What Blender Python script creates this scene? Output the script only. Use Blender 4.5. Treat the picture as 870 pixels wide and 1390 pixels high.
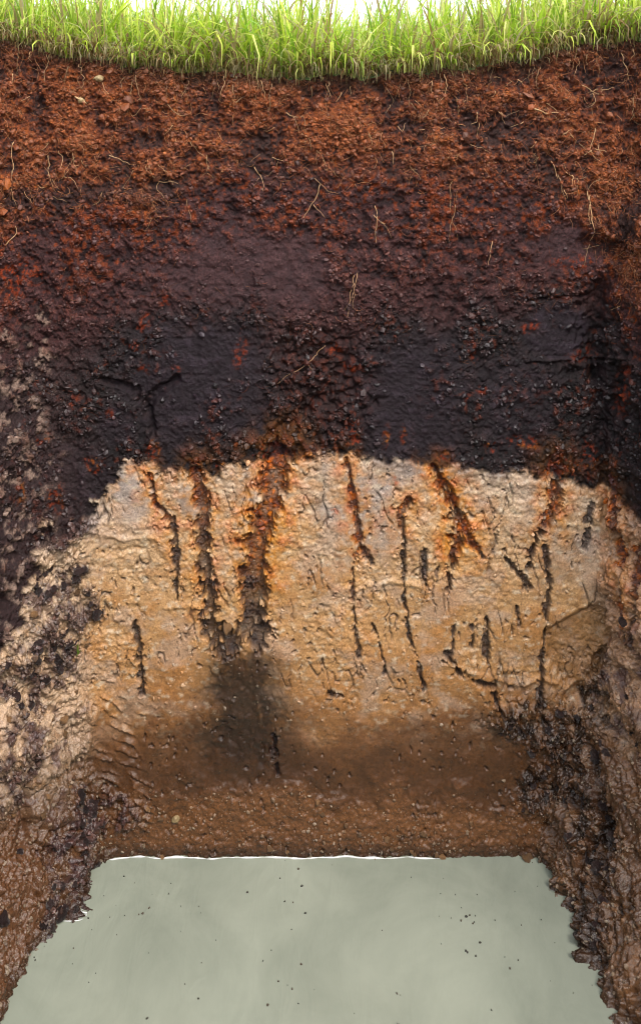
import bpy, math, random
import numpy as np
from mathutils import Vector, Matrix

random.seed(7)
rng = np.random.default_rng(11)
scene = bpy.context.scene
for o in list(bpy.data.objects):
    bpy.data.objects.remove(o)
C = scene.collection

# ------------------------------------------------------------------ camera, sky, sun, exposure
S = 0.0013                 # metres of pit wall per wall unit ("u" across, "q" down; q = 90 is z = 0)
QZ = 90.0
WATER_Q = 1156.0
WATER_Z = (QZ - WATER_Q) * S
DIST = 1.75
cam_d = bpy.data.cameras.new('camera')
cam = bpy.data.objects.new('camera', cam_d)
C.objects.link(cam)
cam.location = (0, -DIST, (QZ - 45) * S)
cam.rotation_euler = (math.radians(90), 0, 0)
cam_d.sensor_fit = 'AUTO'
cam_d.sensor_width = 36
cam_d.lens = 36 * DIST / (1390 * S)
cam_d.shift_y = -650 / 1390
cam_d.clip_start = 0.01
cam_d.clip_end = 2000
cam_d.dof.use_dof = True
cam_d.dof.focus_distance = DIST - 0.02
cam_d.dof.aperture_fstop = 3.5
scene.camera = cam

SUN_EL, SUN_AZ = math.radians(50), math.radians(148)     # azimuth clockwise from +Y: behind the camera, to the right
w = bpy.data.worlds.new('World')
scene.world = w
w.use_nodes = True
nt = w.node_tree
bg = nt.nodes['Background']
sky = nt.nodes.new('ShaderNodeTexSky')
sky.sky_type = 'NISHITA'
sky.sun_disc = False
sky.sun_elevation = SUN_EL
sky.sun_rotation = SUN_AZ
sky.air_density = 1.0
sky.dust_density = 4.0
sky.ozone_density = 1.0
cloud = nt.nodes.new('ShaderNodeRGB'); cloud.outputs[0].default_value = (8.0, 8.3, 8.7, 1)      # even white overcast
cmx = nt.nodes.new('ShaderNodeMix'); cmx.data_type = 'RGBA'; cmx.inputs[0].default_value = 0.75
nt.links.new(sky.outputs[0], cmx.inputs[6]); nt.links.new(cloud.outputs[0], cmx.inputs[7])
nt.links.new(cmx.outputs[2], bg.inputs[0])
bg.inputs[1].default_value = 0.15

sl = bpy.data.lights.new('sun', 'SUN')
sl.energy = 1.5
sl.angle = math.radians(16)
sl.color = (1.0, 0.95, 0.88)
so = bpy.data.objects.new('sun', sl)
C.objects.link(so)
sd = Vector((math.sin(SUN_AZ) * math.cos(SUN_EL), math.cos(SUN_AZ) * math.cos(SUN_EL), math.sin(SUN_EL)))
so.rotation_euler = sd.to_track_quat('Z', 'Y').to_euler()
so.location = (-1, -4, 6)

scene.view_settings.view_transform = 'Standard'
scene.view_settings.look = 'None'
scene.view_settings.gamma = 1
scene.view_settings.use_curve_mapping = False
scene.view_settings.exposure = 1.5
scene.render.engine = 'CYCLES'
scene.cycles.filter_width = 1.05

# ------------------------------------------------------------------ numpy helpers
def lin(r, g, b, k=0.45):
    c = np.array([r, g, b], float) / 255
    return np.where(c <= 0.04045, c / 12.92, ((c + 0.055) / 1.055) ** 2.4) * k

_perm = np.random.default_rng(3).permutation(256)
_perm = np.concatenate([_perm, _perm]).astype(np.int64)
_ga = np.random.default_rng(4).uniform(0, 2 * np.pi, 256)
_gx, _gy = np.cos(_ga).astype(np.float32), np.sin(_ga).astype(np.float32)

def perlin(x, y, seed=0):
    x = np.asarray(x, np.float32) + seed * 17.31
    y = np.asarray(y, np.float32) + seed * 7.77
    xi = np.floor(x).astype(np.int64); yi = np.floor(y).astype(np.int64)
    xf = x - xi; yf = y - yi
    xi &= 255; yi &= 255
    u = xf * xf * xf * (xf * (xf * 6 - 15) + 10)
    v = yf * yf * yf * (yf * (yf * 6 - 15) + 10)
    def g(ix, iy, dx, dy):
        h = _perm[_perm[ix & 255] + (iy & 255)]
        return _gx[h] * dx + _gy[h] * dy
    a = g(xi, yi, xf, yf); b = g(xi + 1, yi, xf - 1, yf)
    c = g(xi, yi + 1, xf, yf - 1); d = g(xi + 1, yi + 1, xf - 1, yf - 1)
    return (a + u * (b - a) + v * ((c + u * (d - c)) - (a + u * (b - a)))) * 1.5

def fbm(x, y, oct=4, seed=0, gain=0.5, ridged=False):
    t = 0; a = 1.0; tot = 0
    for i in range(oct):
        n = perlin(x * 2 ** i, y * 2 ** i, seed + i)
        if ridged:
            n = 1 - 2 * np.abs(n)
        t = t + a * n; tot += a; a *= gain
    return t / tot

def worley(x, y, seed=0):
    """distance to the nearest and second nearest jittered cell point, plus a cell hash"""
    x = np.asarray(x, np.float32); y = np.asarray(y, np.float32)
    xi = np.floor(x).astype(np.int64); yi = np.floor(y).astype(np.int64)
    f1 = np.full(x.shape, 9.0, np.float32); f2 = f1.copy(); hs = np.zeros(x.shape, np.float32)
    for dx in (-1, 0, 1):
        for dy in (-1, 0, 1):
            cx = xi + dx; cy = yi + dy
            h = _perm[_perm[(cx + seed * 31) & 255] + (cy & 255)]
            h2 = _perm[(h + 57 + seed) & 255]
            d = np.hypot(cx + h / 256.0 - x, cy + h2 / 256.0 - y).astype(np.float32)
            near = d < f1
            f2 = np.where(near, f1, np.minimum(f2, d))
            hs = np.where(near, _perm[(h + h2) & 255] / 255.0, hs)
            f1 = np.where(near, d, f1)
    return f1, f2, hs

def sstep(a, b, x):
    t = np.clip((x - a) / (b - a), 0, 1)
    return t * t * (3 - 2 * t)

def mix(a, b, m):
    m = np.asarray(m)
    m = m[..., None] if m.ndim == 2 else m
    return a + (b - a) * m

def pl(x, pts):
    p = np.array(pts, float)
    return np.interp(x, p[:, 0], p[:, 1])

# ------------------------------------------------------------------ node materials
def new_mat(name):
    m = bpy.data.materials.new(name); m.use_nodes = True
    n = m.node_tree
    return m, n, n.nodes['Principled BSDF']

def soil_mat(name, bump=0.5, dist=0.0015, scale=420, spec=0.5, vary=0.35, fine=1500, tone=(1, 1, 1), attr=True, col=None, rough=0.6):
    """colour and wetness come from the mesh attributes soil_colour / wetness; grain, speckle and relief from noise nodes"""
    m, n, b = new_mat(name)
    L = n.links.new
    tc = n.nodes.new('ShaderNodeTexCoord')
    n1 = n.nodes.new('ShaderNodeTexNoise'); n1.inputs['Scale'].default_value = scale
    n1.inputs['Detail'].default_value = 5; n1.inputs['Roughness'].default_value = 0.65
    n2 = n.nodes.new('ShaderNodeTexNoise'); n2.inputs['Scale'].default_value = fine
    n2.inputs['Detail'].default_value = 2
    n3 = n.nodes.new('ShaderNodeTexNoise'); n3.inputs['Scale'].default_value = scale * 0.22
    n3.inputs['Detail'].default_value = 4
    for q in (n1, n2, n3):
        L(tc.outputs['Object'], q.inputs['Vector'])
    if attr:
        a = n.nodes.new('ShaderNodeAttribute'); a.attribute_name = 'soil_colour'
        base = a.outputs['Color']
        wn = n.nodes.new('ShaderNodeAttribute'); wn.attribute_name = 'wetness'
        wet = wn.outputs['Fac']
    else:
        rgb = n.nodes.new('ShaderNodeRGB'); rgb.outputs[0].default_value = (*col, 1)
        oi = n.nodes.new('ShaderNodeObjectInfo')
        hv = n.nodes.new('ShaderNodeHueSaturation')
        mr = n.nodes.new('ShaderNodeMapRange'); mr.inputs[3].default_value = 0.6; mr.inputs[4].default_value = 1.45
        L(oi.outputs['Random'], mr.inputs[0]); L(mr.outputs[0], hv.inputs['Value']); L(rgb.outputs[0], hv.inputs['Color'])
        base = hv.outputs[0]
        v = n.nodes.new('ShaderNodeValue'); v.outputs[0].default_value = 1 - rough
        wet = v.outputs[0]
    # speckle: multiply base by 1 +- vary
    ad = n.nodes.new('ShaderNodeMath'); ad.operation = 'ADD'
    L(n1.outputs['Fac'], ad.inputs[0]); L(n2.outputs['Fac'], ad.inputs[1])
    mr1 = n.nodes.new('ShaderNodeMapRange')
    mr1.inputs[1].default_value = 0.75; mr1.inputs[2].default_value = 1.25
    mr1.inputs[3].default_value = 1 - vary; mr1.inputs[4].default_value = 1 + vary
    L(ad.outputs[0], mr1.inputs[0])
    mx = n.nodes.new('ShaderNodeMix'); mx.data_type = 'RGBA'; mx.blend_type = 'MULTIPLY'
    mx.inputs[0].default_value = 1
    L(base, mx.inputs[6]); L(mr1.outputs[0], mx.inputs[7])
    L(mx.outputs[2], b.inputs['Base Color'])
    # wetness -> roughness, broken up by noise
    r = n.nodes.new('ShaderNodeMath'); r.operation = 'MULTIPLY_ADD'; r.use_clamp = True
    L(wet, r.inputs[0]); r.inputs[1].default_value = -0.9; r.inputs[2].default_value = 0.97
    rr = n.nodes.new('ShaderNodeMath'); rr.operation = 'MULTIPLY_ADD'; rr.use_clamp = True
    L(n3.outputs['Fac'], rr.inputs[0]); rr.inputs[1].default_value = 0.9; L(r.outputs[0], rr.inputs[2])
    sb = n.nodes.new('ShaderNodeMath'); sb.operation = 'SUBTRACT'; sb.use_clamp = True
    L(rr.outputs[0], sb.inputs[0]); sb.inputs[1].default_value = 0.47
    L(sb.outputs[0], b.inputs['Roughness'])
    b.inputs['Specular IOR Level'].default_value = spec
    bm = n.nodes.new('ShaderNodeBump'); bm.inputs['Strength'].default_value = bump; bm.inputs['Distance'].default_value = dist
    L(ad.outputs[0], bm.inputs['Height']); L(bm.outputs[0], b.inputs['Normal'])
    return m

M = {
    'topsoil': soil_mat('topsoil_material', 0.9, 0.0022, 300, 0.3, 0.75, 1100),
    'humus': soil_mat('humus_material', 0.9, 0.0020, 320, 0.2, 0.8, 1100),
    'dark': soil_mat('dark_soil_material', 0.9, 0.0018, 340, 0.22, 0.75, 1100),
    'clay': soil_mat('clay_material', 0.6, 0.0012, 280, 0.42, 0.46, 1000),
    'channel': soil_mat('root_channel_material', 0.9, 0.0022, 300, 0.6, 0.6, 1000),
    'crumb': soil_mat('crumb_material', 0.5, 0.001, 600, 0.45, 0.3),
    'clod': soil_mat('wet_clod_material', 1.0, 0.003, 260, 0.8, 0.5, attr=False, col=tuple(lin(74, 54, 52)), rough=0.25),
    'clayclod': soil_mat('clay_clod_material', 0.9, 0.002, 220, 0.5, 0.35, attr=False, col=tuple(lin(160, 118, 76)), rough=0.5),
    'pebble': soil_mat('pebble_material', 0.4, 0.001, 220, 0.5, 0.25, attr=False, col=tuple(lin(214, 184, 132)), rough=0.45),
    'root': soil_mat('root_material', 0.3, 0.0005, 500, 0.3, 0.3, attr=False, col=tuple(lin(222, 178, 132)), rough=0.7),
    'rootlet': soil_mat('rootlet_material', 0.2, 0.0004, 500, 0.3, 0.3),
}

# ------------------------------------------------------------------ object helpers
def obj(name, me, mat=None, parent=None, **props):
    o = bpy.data.objects.new(name, me)
    C.objects.link(o)
    if mat is not None and me is not None:
        if not me.materials:
            me.materials.append(mat)
    if parent is not None:
        o.parent = parent
    for k, v in props.items():
        o[k] = v
    return o

def np_mesh(name, V, F, smooth=True, attrs=None, normals=None):
    V = np.ascontiguousarray(V, np.float32); F = np.ascontiguousarray(F, np.int32)
    me = bpy.data.meshes.new(name)
    n, k = F.shape
    me.vertices.add(len(V)); me.vertices.foreach_set('co', V.ravel())
    me.loops.add(n * k); me.loops.foreach_set('vertex_index', F.ravel())
    me.polygons.add(n)
    me.polygons.foreach_set('loop_start', np.arange(0, n * k, k, dtype=np.int32))
    try:
        me.polygons.foreach_set('loop_total', np.full(n, k, np.int32))
    except Exception:
        pass
    me.polygons.foreach_set('use_smooth', np.full(n, smooth, bool))
    me.update(calc_edges=True)
    for nm, arr in (attrs or {}).items():
        if arr.ndim == 2:
            a = me.attributes.new(nm, 'FLOAT_COLOR', 'POINT')
            a.data.foreach_set('color', np.ascontiguousarray(np.concatenate([arr, np.ones((len(arr), 1))], 1), np.float32).ravel())
        else:
            a = me.attributes.new(nm, 'FLOAT', 'POINT')
            a.data.foreach_set('value', np.ascontiguousarray(arr, np.float32))
    if normals is not None:
        me.normals_split_custom_set_from_vertices(np.ascontiguousarray(normals, np.float32))
    return me

# ------------------------------------------------------------------ the pit wall: one U-shaped sheet (left side, back, right side)
du = 1.5
cols = np.concatenate([np.linspace(-1500, -480, 40), np.linspace(-472, -170, 50), np.arange(-165, 1050, du), np.linspace(1055, 1360, 50), np.linspace(1368, 2400, 40)])
VIS0, VIS1 = 88, 88
NQ = 775
t = np.linspace(0, 1, NQ)
RIM = [(-1500, 40), (-200, 42), (0, 55), (100, 74), (200, 90), (300, 100), (400, 108), (480, 106), (560, 100), (680, 84), (780, 66), (870, 54), (1000, 46), (2400, 40)]
rim = pl(cols, RIM) + 8 * perlin(cols / 55, cols * 0 + 2, 93) + 5 * perlin(cols / 27, cols * 0, 91) + 4 * perlin(cols / 11, cols * 0 + 4, 92)
U = np.broadcast_to(cols[None, :], (NQ, len(cols))).astype(np.float64)
Q = rim[None, :] + t[:, None] * (1250 - rim[None, :])
n_low = fbm(U / 160, Q / 160, 3, 1)

# corners of the pit (where the back turns into the sides), by depth
CL = pl(Q, [(40, -40), (200, -30), (450, 0), (560, 20), (640, 60), (720, 100), (850, 112), (1000, 118), (1100, 125), (1156, 142), (1250, 165)]) + 26 * n_low + 10 * perlin(U * 0 + 3.3, Q / 35, 6)
CR = pl(Q, [(40, 885), (200, 875), (330, 842), (400, 828), (600, 824), (880, 815), (930, 802), (1000, 778), (1080, 756), (1156, 735), (1250, 715)]) + 16 * n_low + 8 * perlin(U * 0 + 1.3, Q / 30, 7)
def softplus(x, k):
    return k * np.logaddexp(0, x / k)
dL = softplus(CL - U, pl(Q, [(600, 26), (1000, 20), (1100, 9), (1200, 8)])); dR = softplus(U - CR, pl(Q, [(300, 14), (900, 12), (1000, 16), (1100, 9)]))
fxL = pl(Q, [(40, .5), (500, .6), (700, .7), (900, .68), (1050, .6), (1130, .34), (1250, .3)])
fxR = pl(Q, [(40, .4), (400, .42), (700, .42), (900, .48), (1000, .55), (1100, .3), (1160, .13), (1250, .1)])
X = U + dL * (1 - fxL) - dR * (1 - fxR)
Y = -dL * np.sqrt(1 - fxL ** 2) - dR * np.sqrt(1 - fxR ** 2)
# the back itself leans a little towards the viewer at its foot, and is dished
Y = Y - pl(Q, [(40, 0), (110, -4), (400, 0), (610, 6), (640, 8), (900, 4), (1000, 0), (1080, 2), (1168, 6), (1250, 10)])
BX = (X - 435) * S; BY = Y * S; BZ = (QZ - Q) * S
B = np.stack([BX, BY, BZ], -1)
Tu = np.gradient(B, axis=1); Tv = np.gradient(B, axis=0)
Nn = np.cross(Tv, Tu); Nn /= np.linalg.norm(Nn, axis=-1, keepdims=True) + 1e-12
if Nn[NQ // 2, len(cols) // 2, 1] > 0:
    Nn = -Nn

# ---- masks in wall coordinates
n8 = fbm(U / 8, Q / 8, 3, 5); n20 = fbm(U / 20, Q / 20, 4, 9); n60 = fbm(U / 60, Q / 60, 4, 15); n120 = fbm(U / 120, Q / 120, 3, 21)
n4 = fbm(U / 4.5, Q / 4.5, 2, 33)
streak = fbm(U / 45, Q / 6, 4, 41)             # long horizontal scrape marks
vstreak = fbm(U / 7, Q / 60, 3, 47)
rid = fbm(U / 22, Q / 18, 4, 52, ridged=True)
rid2 = fbm(U / 9, Q / 8, 3, 57, ridged=True)
Uw = U + 9 * n20 + 4 * n8; Qw = Q + 14 * perlin(U / 30, Q / 30, 61) + 9 * perlin(U / 11, Q / 11, 63) + 8 * n4

B1 = pl(Uw, [(-300, 330), (0, 315), (60, 285), (130, 280), (200, 300), (260, 250), (330, 225), (430, 240), (520, 235), (600, 250), (660, 240), (720, 250), (780, 285), (812, 330), (850, 400), (900, 410), (1100, 420)])
B2 = pl(Uw, [(-300, 470), (0, 490), (120, 470), (185, 420), (330, 420), (400, 455), (490, 450), (560, 430), (700, 415), (800, 400), (835, 430), (880, 470), (1100, 500)])
B3 = pl(Uw, [(-300, 860), (-60, 850), (-15, 830), (20, 800), (45, 750), (70, 722), (95, 708), (115, 690), (150, 655), (180, 627), (230, 634), (290, 640), (340, 622), (400, 622), (470, 618), (540, 624), (620, 634), (700, 640), (740, 642), (800, 655), (830, 662), (920, 690), (1100, 720)])
m_hum = sstep(-32, 32, Qw + 60 * n60 + 24 * n20 - B1)
m_dark = sstep(-36, 36, Qw + 50 * n60 + 22 * n20 - B2)
m_clay = sstep(-5, 5, Qw * 0.5 + Q * 0.5 - B3 + 11 * n20 + 9 * n60 + 4 * n8 + sstep(170, 90, U) * (55 * n60 + 30 * n20 + 14 * n8))
m_top = 1 - m_hum

def blob(cx, cy, rx, ry, noise=0.5, soft=0.3, rot=0):
    a = math.radians(rot)
    x = (U - cx); y = (Q - cy)
    xx = x * math.cos(a) + y * math.sin(a); yy = -x * math.sin(a) + y * math.cos(a)
    d = np.sqrt((xx / rx) ** 2 + (yy / ry) ** 2)
    return sstep(1 + soft, 1 - soft, d + noise * (n60 * 0.7 + n20 * 0.6 + n8 * 0.4))

def seg_dist(pts):
    """distance to a polyline and the running position 0..1 along it, in wall units (only evaluated near it)"""
    p = np.array(pts, float)
    d = np.full(U.shape, 1e3); s = np.zeros(U.shape); wd = np.ones(U.shape)
    box = (U > p[:, 0].min() - 60) & (U < p[:, 0].max() + 60) & (Q > p[:, 1].min() - 60) & (Q < p[:, 1].max() + 60)
    ux = U[box] + 5 * n20[box] + 3 * n8[box]; qx = Q[box]
    bd = np.full(ux.shape, 1e3); bs = np.zeros(ux.shape); bw = np.ones(ux.shape)
    for i in range(len(p) - 1):
        a, b = p[i], p[i + 1]
        ab = b[:2] - a[:2]; l2 = (ab ** 2).sum() + 1e-9
        tt = np.clip(((ux - a[0]) * ab[0] + (qx - a[1]) * ab[1]) / l2, 0, 1)
        dd = np.hypot(ux - a[0] - tt * ab[0], qx - a[1] - tt * ab[1])
        near = dd < bd
        bd = np.where(near, dd, bd); bs = np.where(near, (i + tt) / (len(p) - 1), bs)
        bw = np.where(near, a[2] + tt * (b[2] - a[2]), bw)
    d[box] = bd; s[box] = bs; wd[box] = bw
    return d, s, wd

# root channels in the clay: (u, q, half width) lists, share of the length that is rusty, strength of the orange halo, depth
CHAN = [
    ([(266, 636, 8), (276, 690, 9), (277, 750, 9), (284, 800, 9), (288, 850, 11), (298, 884, 8)], 0.20, 0.8, 0.012),
    ([(378, 612, 16), (372, 660, 17), (352, 715, 16), (346, 770, 17), (346, 820, 16), (352, 868, 12)], 0.55, 1.0, 0.016),
    ([(300, 850, 10), (318, 872, 13), (340, 850, 12)], 0.0, 0.0, 0.012),
    ([(205, 640, 3), (212, 680, 4), (236, 705, 6), (241, 745, 6), (240, 812, 3)], 0.40, 0.75, 0.008),
    ([(470, 622, 4), (482, 680, 5), (488, 735, 7), (505, 762, 3)], 0.85, 0.75, 0.008),
    ([(488, 735, 6), (478, 765, 3), (479, 820, 3), (483, 868, 5), (488, 888, 3)], 0.3, 0.35, 0.006),
    ([(556, 676, 5), (543, 692, 7), (547, 730, 4), (547, 784, 4)], 0.40, 0.7, 0.008),
    ([(547, 784, 2), (552, 840, 2.5), (562, 880, 2.5), (576, 935, 3)], 0.0, 0.1, 0.006),
    ([(588, 632, 5), (612, 676, 9), (622, 705, 9), (616, 750, 7), (607, 796, 6)], 0.80, 1.0, 0.012),
    ([(622, 700, 6), (642, 738, 6), (655, 752, 3)], 0.8, 0.7, 0.008),
    ([(752, 628, 9), (752, 670, 9), (744, 702, 7), (724, 735, 5), (716, 768, 5)], 0.60, 0.8, 0.012),
    ([(682, 752, 3), (702, 775, 6), (716, 795, 5)], 0.0, 0.0, 0.008),
    ([(738, 740, 4), (744, 790, 5), (738, 850, 3), (735, 900, 4), (730, 960, 5)], 0.0, 0.1, 0.009),
    ([(576, 745, 4), (577, 792, 3)], 0.0, 0.1, 0.007),
    ([(594, 765, 2), (590, 790, 2)], 0.0, 0.0, 0.004),
    ([(615, 848, 3), (612, 886, 3)], 0.0, 0.0, 0.006),
    ([(640, 848, 4), (638, 878, 4)], 0.0, 0.0, 0.006),
    ([(660, 838, 4), (660, 900, 4)], 0.0, 0.0, 0.008),
    ([(604, 885, 6), (620, 910, 7), (640, 922, 5), (668, 930, 5), (678, 965, 4)], 0.0, 0.0, 0.010),
    ([(505, 845, 2), (516, 880, 3), (523, 912, 3)], 0.0, 0.05, 0.006),
    ([(700, 822, 3), (703, 845, 5)], 0.0, 0.0, 0.006),
    ([(183, 840, 4), (190, 880, 6), (194, 940, 5)], 0.0, 0.0, 0.008),
    ([(828, 640, 6), (846, 705, 8), (854, 770, 6), (860, 840, 4)], 0.9, 0.55, 0.006),
    ([(876, 700, 4), (880, 770, 5), (868, 850, 4)], 0.5, 0.35, 0.006),
    ([(372, 1000, 4), (376, 1050, 5)], 0.0, 0.0, 0.010),
    ([(446, 940, 5), (462, 944, 4)], 0.0, 0.0, 0.006),
    ([(800, 680, 5), (797, 712, 6), (790, 742, 5)], 0.0, 0.0, 0.006),
]
brk = perlin(U / 26, Q / 17, 77)
ch_core = np.zeros(U.shape); ch_rust = np.zeros(U.shape); ch_halo = np.zeros(U.shape); ch_dep = np.zeros(U.shape)
ch_id = np.full(U.shape, -1, int)
for i, (pts, rust, halo, dep) in enumerate(CHAN):
    d, s, wd = seg_dist(pts)
    wd = np.where(wd > 7, wd * .85, wd * .62)
    wj = wd + np.minimum(wd, 6.5) * (1.4 * n20 + 1.3 * n8 + 0.9 * n4 + 0.8 * brk)
    core = sstep(1.5, 0.7, d / np.maximum(wj, 0.35)) * sstep(-.1, .25, wj / wd)
    upd = core > ch_core
    ch_rust = np.where(upd, sstep(rust + 0.25, rust - 0.15, s + 0.25 * n20) if rust > 0 else 0, ch_rust)
    ch_id[(core > 0.5) & upd] = i
    ch_core = np.maximum(ch_core, core)
    ch_dep = np.maximum(ch_dep, core * dep)
    hz = halo * sstep(3.6, 0.3, d / (wd * (1 + 0.8 * n60) + 8 + 5 * n20)) * (sstep(1.1, rust * 0.8, s) if rust > 0 else 0.3)
    ch_halo = np.maximum(ch_halo, hz * (0.3 + 0.7 * m_clay))

# ---- small orange (iron) patches in the dark layers
ORANGE = [(225, 408, 6, 9, 25), (195, 440, 8, 13, 20), (183, 470, 8, 7, 0), (240, 500, 8, 7, 0), (325, 480, 8, 20, 10), (780, 357, 26, 9, 0),
          (788, 483, 18, 10, -10), (722, 443, 12, 6, -20), (524, 590, 4, 14, 8), (548, 588, 4, 12, 0), (655, 530, 8, 7, 0), (690, 540, 6, 5, 0),
          (634, 540, 6, 5, 0), (712, 600, 20, 8, 10), (766, 632, 22, 13, 0), (75, 668, 14, 18, -20), (28, 655, 8, 18, 0), (130, 628, 12, 10, 0),
          (207, 610, 9, 14, 0), (264, 630, 10, 9, 0), (374, 612, 22, 14, 0), (420, 616, 10, 9, 0), (478, 588, 12, 24, 0), (480, 500, 12, 9, 0),
          (455, 478, 7, 9, 0), (602, 618, 9, 8, 0), (535, 650, 6, 8, 0), (20, 372, 30, 16, 0), (20, 395, 16, 8, 0), (800, 620, 10, 25, 0), (848, 520, 12, 30, 10), (300, 628, 8, 5, 0),
          (640, 470, 8, 16, 0), (60, 590, 9, 8, 0), (100, 545, 10, 12, 0), (664, 606, 9, 6, 0), (455, 690, 6, 9, 0), (195, 500, 9, 5, 0), (150, 560, 7, 9, 0)]
m_or = np.zeros(U.shape)
for cx, cy, rx, ry, rot in ORANGE:
    m_or = np.maximum(m_or, blob(cx, cy, rx, ry, 1.3, 0.35, rot))
m_or = m_or * sstep(-0.1, 0.35, n8 + 0.8 * n4 + 0.3 * n20)

# ---- smooth spade-cut faces of bluish black soil
m_blue = np.maximum.reduce([blob(275, 505, 86, 90, 0.9, 0.45), blob(560, 535, 72, 80, 0.9, 0.45), blob(757, 448, 44, 40, 0.25, 0.1),
                            blob(700, 545, 60, 60, 0.6, 0.3) * 0.6, blob(160, 575, 26, 28, 0.5, 0.3) * 0.7, blob(100, 640, 50, 40, 0.6) * 0.6, blob(480, 470, 20, 26, .4) * .7])
m_blue = m_blue * m_dark * (1 - m_clay)
# ---- smooth humus cut (above the dark layer, middle left) and the right hollow
m_hsm = np.maximum(blob(330, 370, 120, 55, 0.6, 0.35), blob(770, 335, 50, 30, 0.4, 0.25)) * m_hum
# ---- ashy pale crumbs, far left
m_ash = np.maximum.reduce([blob(u_, q_, rx, ry, 1.3, 0.4) for u_, q_, rx, ry in
                           [(52, 490, 18, 26), (30, 550, 30, 32), (0, 455, 22, 18), (5, 590, 30, 30), (60, 430, 8, 16), (20, 690, 45, 45), (50, 620, 30, 20), (-30, 640, 40, 60)]])
bk0 = fbm(U / 20, Q / 22, 5, 231, .65)
m_ash = np.maximum(m_ash, sstep(100, 10, U + 20 * n60) * sstep(420, 520, Q) * 0.9) * sstep(0.0, 0.22, bk0)
# ---- wet dark zones in the clay
m_wet1 = np.maximum.reduce([blob(330, 950, 50, 90, 0.9, 0.65), blob(335, 1020, 80, 60, 1.3, 0.8), blob(318, 890, 36, 26, 0.8, 0.5)])
sx = np.abs(U - 333 - 14 * n60 - 16 * perlin(U * 0 + 2, Q / 45, 251)) / pl(Q, [(860, 34), (930, 50), (1000, 62), (1080, 95)])
m_wet1 = sstep(1.75, 0.1, sx + .35 * n20 + .25 * vstreak) * sstep(862, 900, Q + 10 * n20) * sstep(1105, 985, Q + 30 * n60 + 12 * n20)
m_wet1 = np.clip(m_wet1 * (0.95 + 0.5 * n20 + 0.35 * n8 + .3 * vstreak), 0, 1)
m_mudR = np.maximum.reduce([blob(745, 985, 62, 36, 0.9, 0.35), blob(698, 972, 34, 24, 0.9, 0.4), blob(765, 1035, 40, 46, 1.0, 0.35), blob(728, 1065, 24, 38, 1.0, 0.4), blob(825, 1060, 36, 50, 1.1, 0.4), blob(868, 1130, 40, 70, 1.1, 0.4), blob(810, 930, 24, 40, .9, .3)])
m_low = sstep(930, 1030, Q + 40 * n60)
m_bot = sstep(1045, 1100, Q + 45 * n60 + 16 * n20)
# ---- slumped dark soil on the left bank
m_slL = np.maximum.reduce([blob(85, 795, 46, 34, 0.8, 0.3), blob(35, 868, 75, 34, 0.8, 0.3), blob(70, 835, 55, 36, 0.8, 0.3), blob(98, 706, 34, 15, 0.4, 0.3), blob(75, 722, 24, 14, .4, .3),
                           blob(0, 960, 45, 50, 1.1, 0.3), blob(100, 1095, 60, 34, 1.1, 0.3), blob(150, 1100, 40, 26, 1.1, 0.3), blob(60, 1150, 50, 40, 1.0, 0.4)])
bk = fbm(U / 22, Q / 24, 4, 221, .6)
m_slL = np.maximum(m_slL * sstep(-.22, .12, bk), blob(98, 706, 34, 14, 0.5, 0.3)); m_mudR = m_mudR * (0.25 + 0.75 * sstep(-.25, .1, bk))
sideL = sstep(25, -15, U - CL); sideR = sstep(-20, 15, U - CR)
m_slR = sideR * m_clay * sstep(0.05, 0.4, n60 + 0.5 * n20 + pl(Q, [(700, -0.5), (820, -0.1), (900, 0.1), (1100, 0.2)]))

# ---- colour
def lay(*cs):
    return np.array([lin(*c) for c in cs])
r1 = np.clip(0.5 + 0.9 * n20 + 0.55 * n8, 0, 1)
col = lay((98, 52, 35))[0] + np.zeros(U.shape + (3,))
tmix = np.clip(0.5 + 0.9 * n60 + 0.5 * n120 + 0.7 * n20 + 0.5 * n8 + 0.6 * n4, 0, 1)
col = mix(col, lin(142, 82, 54), sstep(0.45, 0.95, tmix))
col = mix(col, lin(54, 31, 26), sstep(0.48, 0.1, tmix))
col = mix(col, lin(190, 118, 72), sstep(0.38, 0.65, n8 + 0.4 * n60) * 0.55)
# thin turf mat right under the grass
col = mix(col, lin(74, 48, 32), sstep(26, 4, Q - rim[None, :] + 12 * n20) * 0.8)
dstr = blob(110, 268, 150, 16, 0.7, 0.4) + blob(300, 290, 90, 26, .8, .5) * 0.7
col = mix(col, lin(48, 28, 25), np.clip(dstr, 0, 1) * 0.8)
hum = mix(lin(80, 52, 51) + np.zeros(U.shape + (3,)), lin(46, 29, 30), sstep(0.55, 0.1, r1))
hum = mix(hum, lin(112, 82, 80), sstep(0.6, 0.95, r1) * 0.7)
hum = mix(hum, lin(150, 76, 46), sstep(0.1, 0.45, n60 * 0.6 + n8 * 0.9 + 0.1) * (1 - .8 * m_hsm) * 0.8 * sstep(190, 20, Q - B1))
hum = mix(hum, lin(90, 68, 70), m_hsm * 0.6)
col = mix(col, hum, m_hum[..., None])
drk = mix(lin(48, 36, 38) + np.zeros(U.shape + (3,)), lin(26, 19, 20), sstep(0.55, 0.1, r1))
drk = mix(drk, lin(78, 60, 60), sstep(0.62, 0.95, r1) * 0.7)
drk = mix(drk, lin(116, 56, 36), sstep(0.28, 0.55, n60 * 0.7 + n8 * 0.9) * 0.65)
drk = mix(drk, mix(lin(46, 35, 42) + np.zeros(U.shape + (3,)), lin(66, 55, 64), sstep(0, .4, n20 + .4 * streak)), m_blue[..., None] * 0.88)
rmid = blob(435, 510, 60, 90, 0.8, 0.5)
drk = mix(drk, lin(118, 58, 40), rmid * sstep(0.0, 0.35, n8 + .5 * n20 + .4 * n4) * 0.7)
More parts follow.
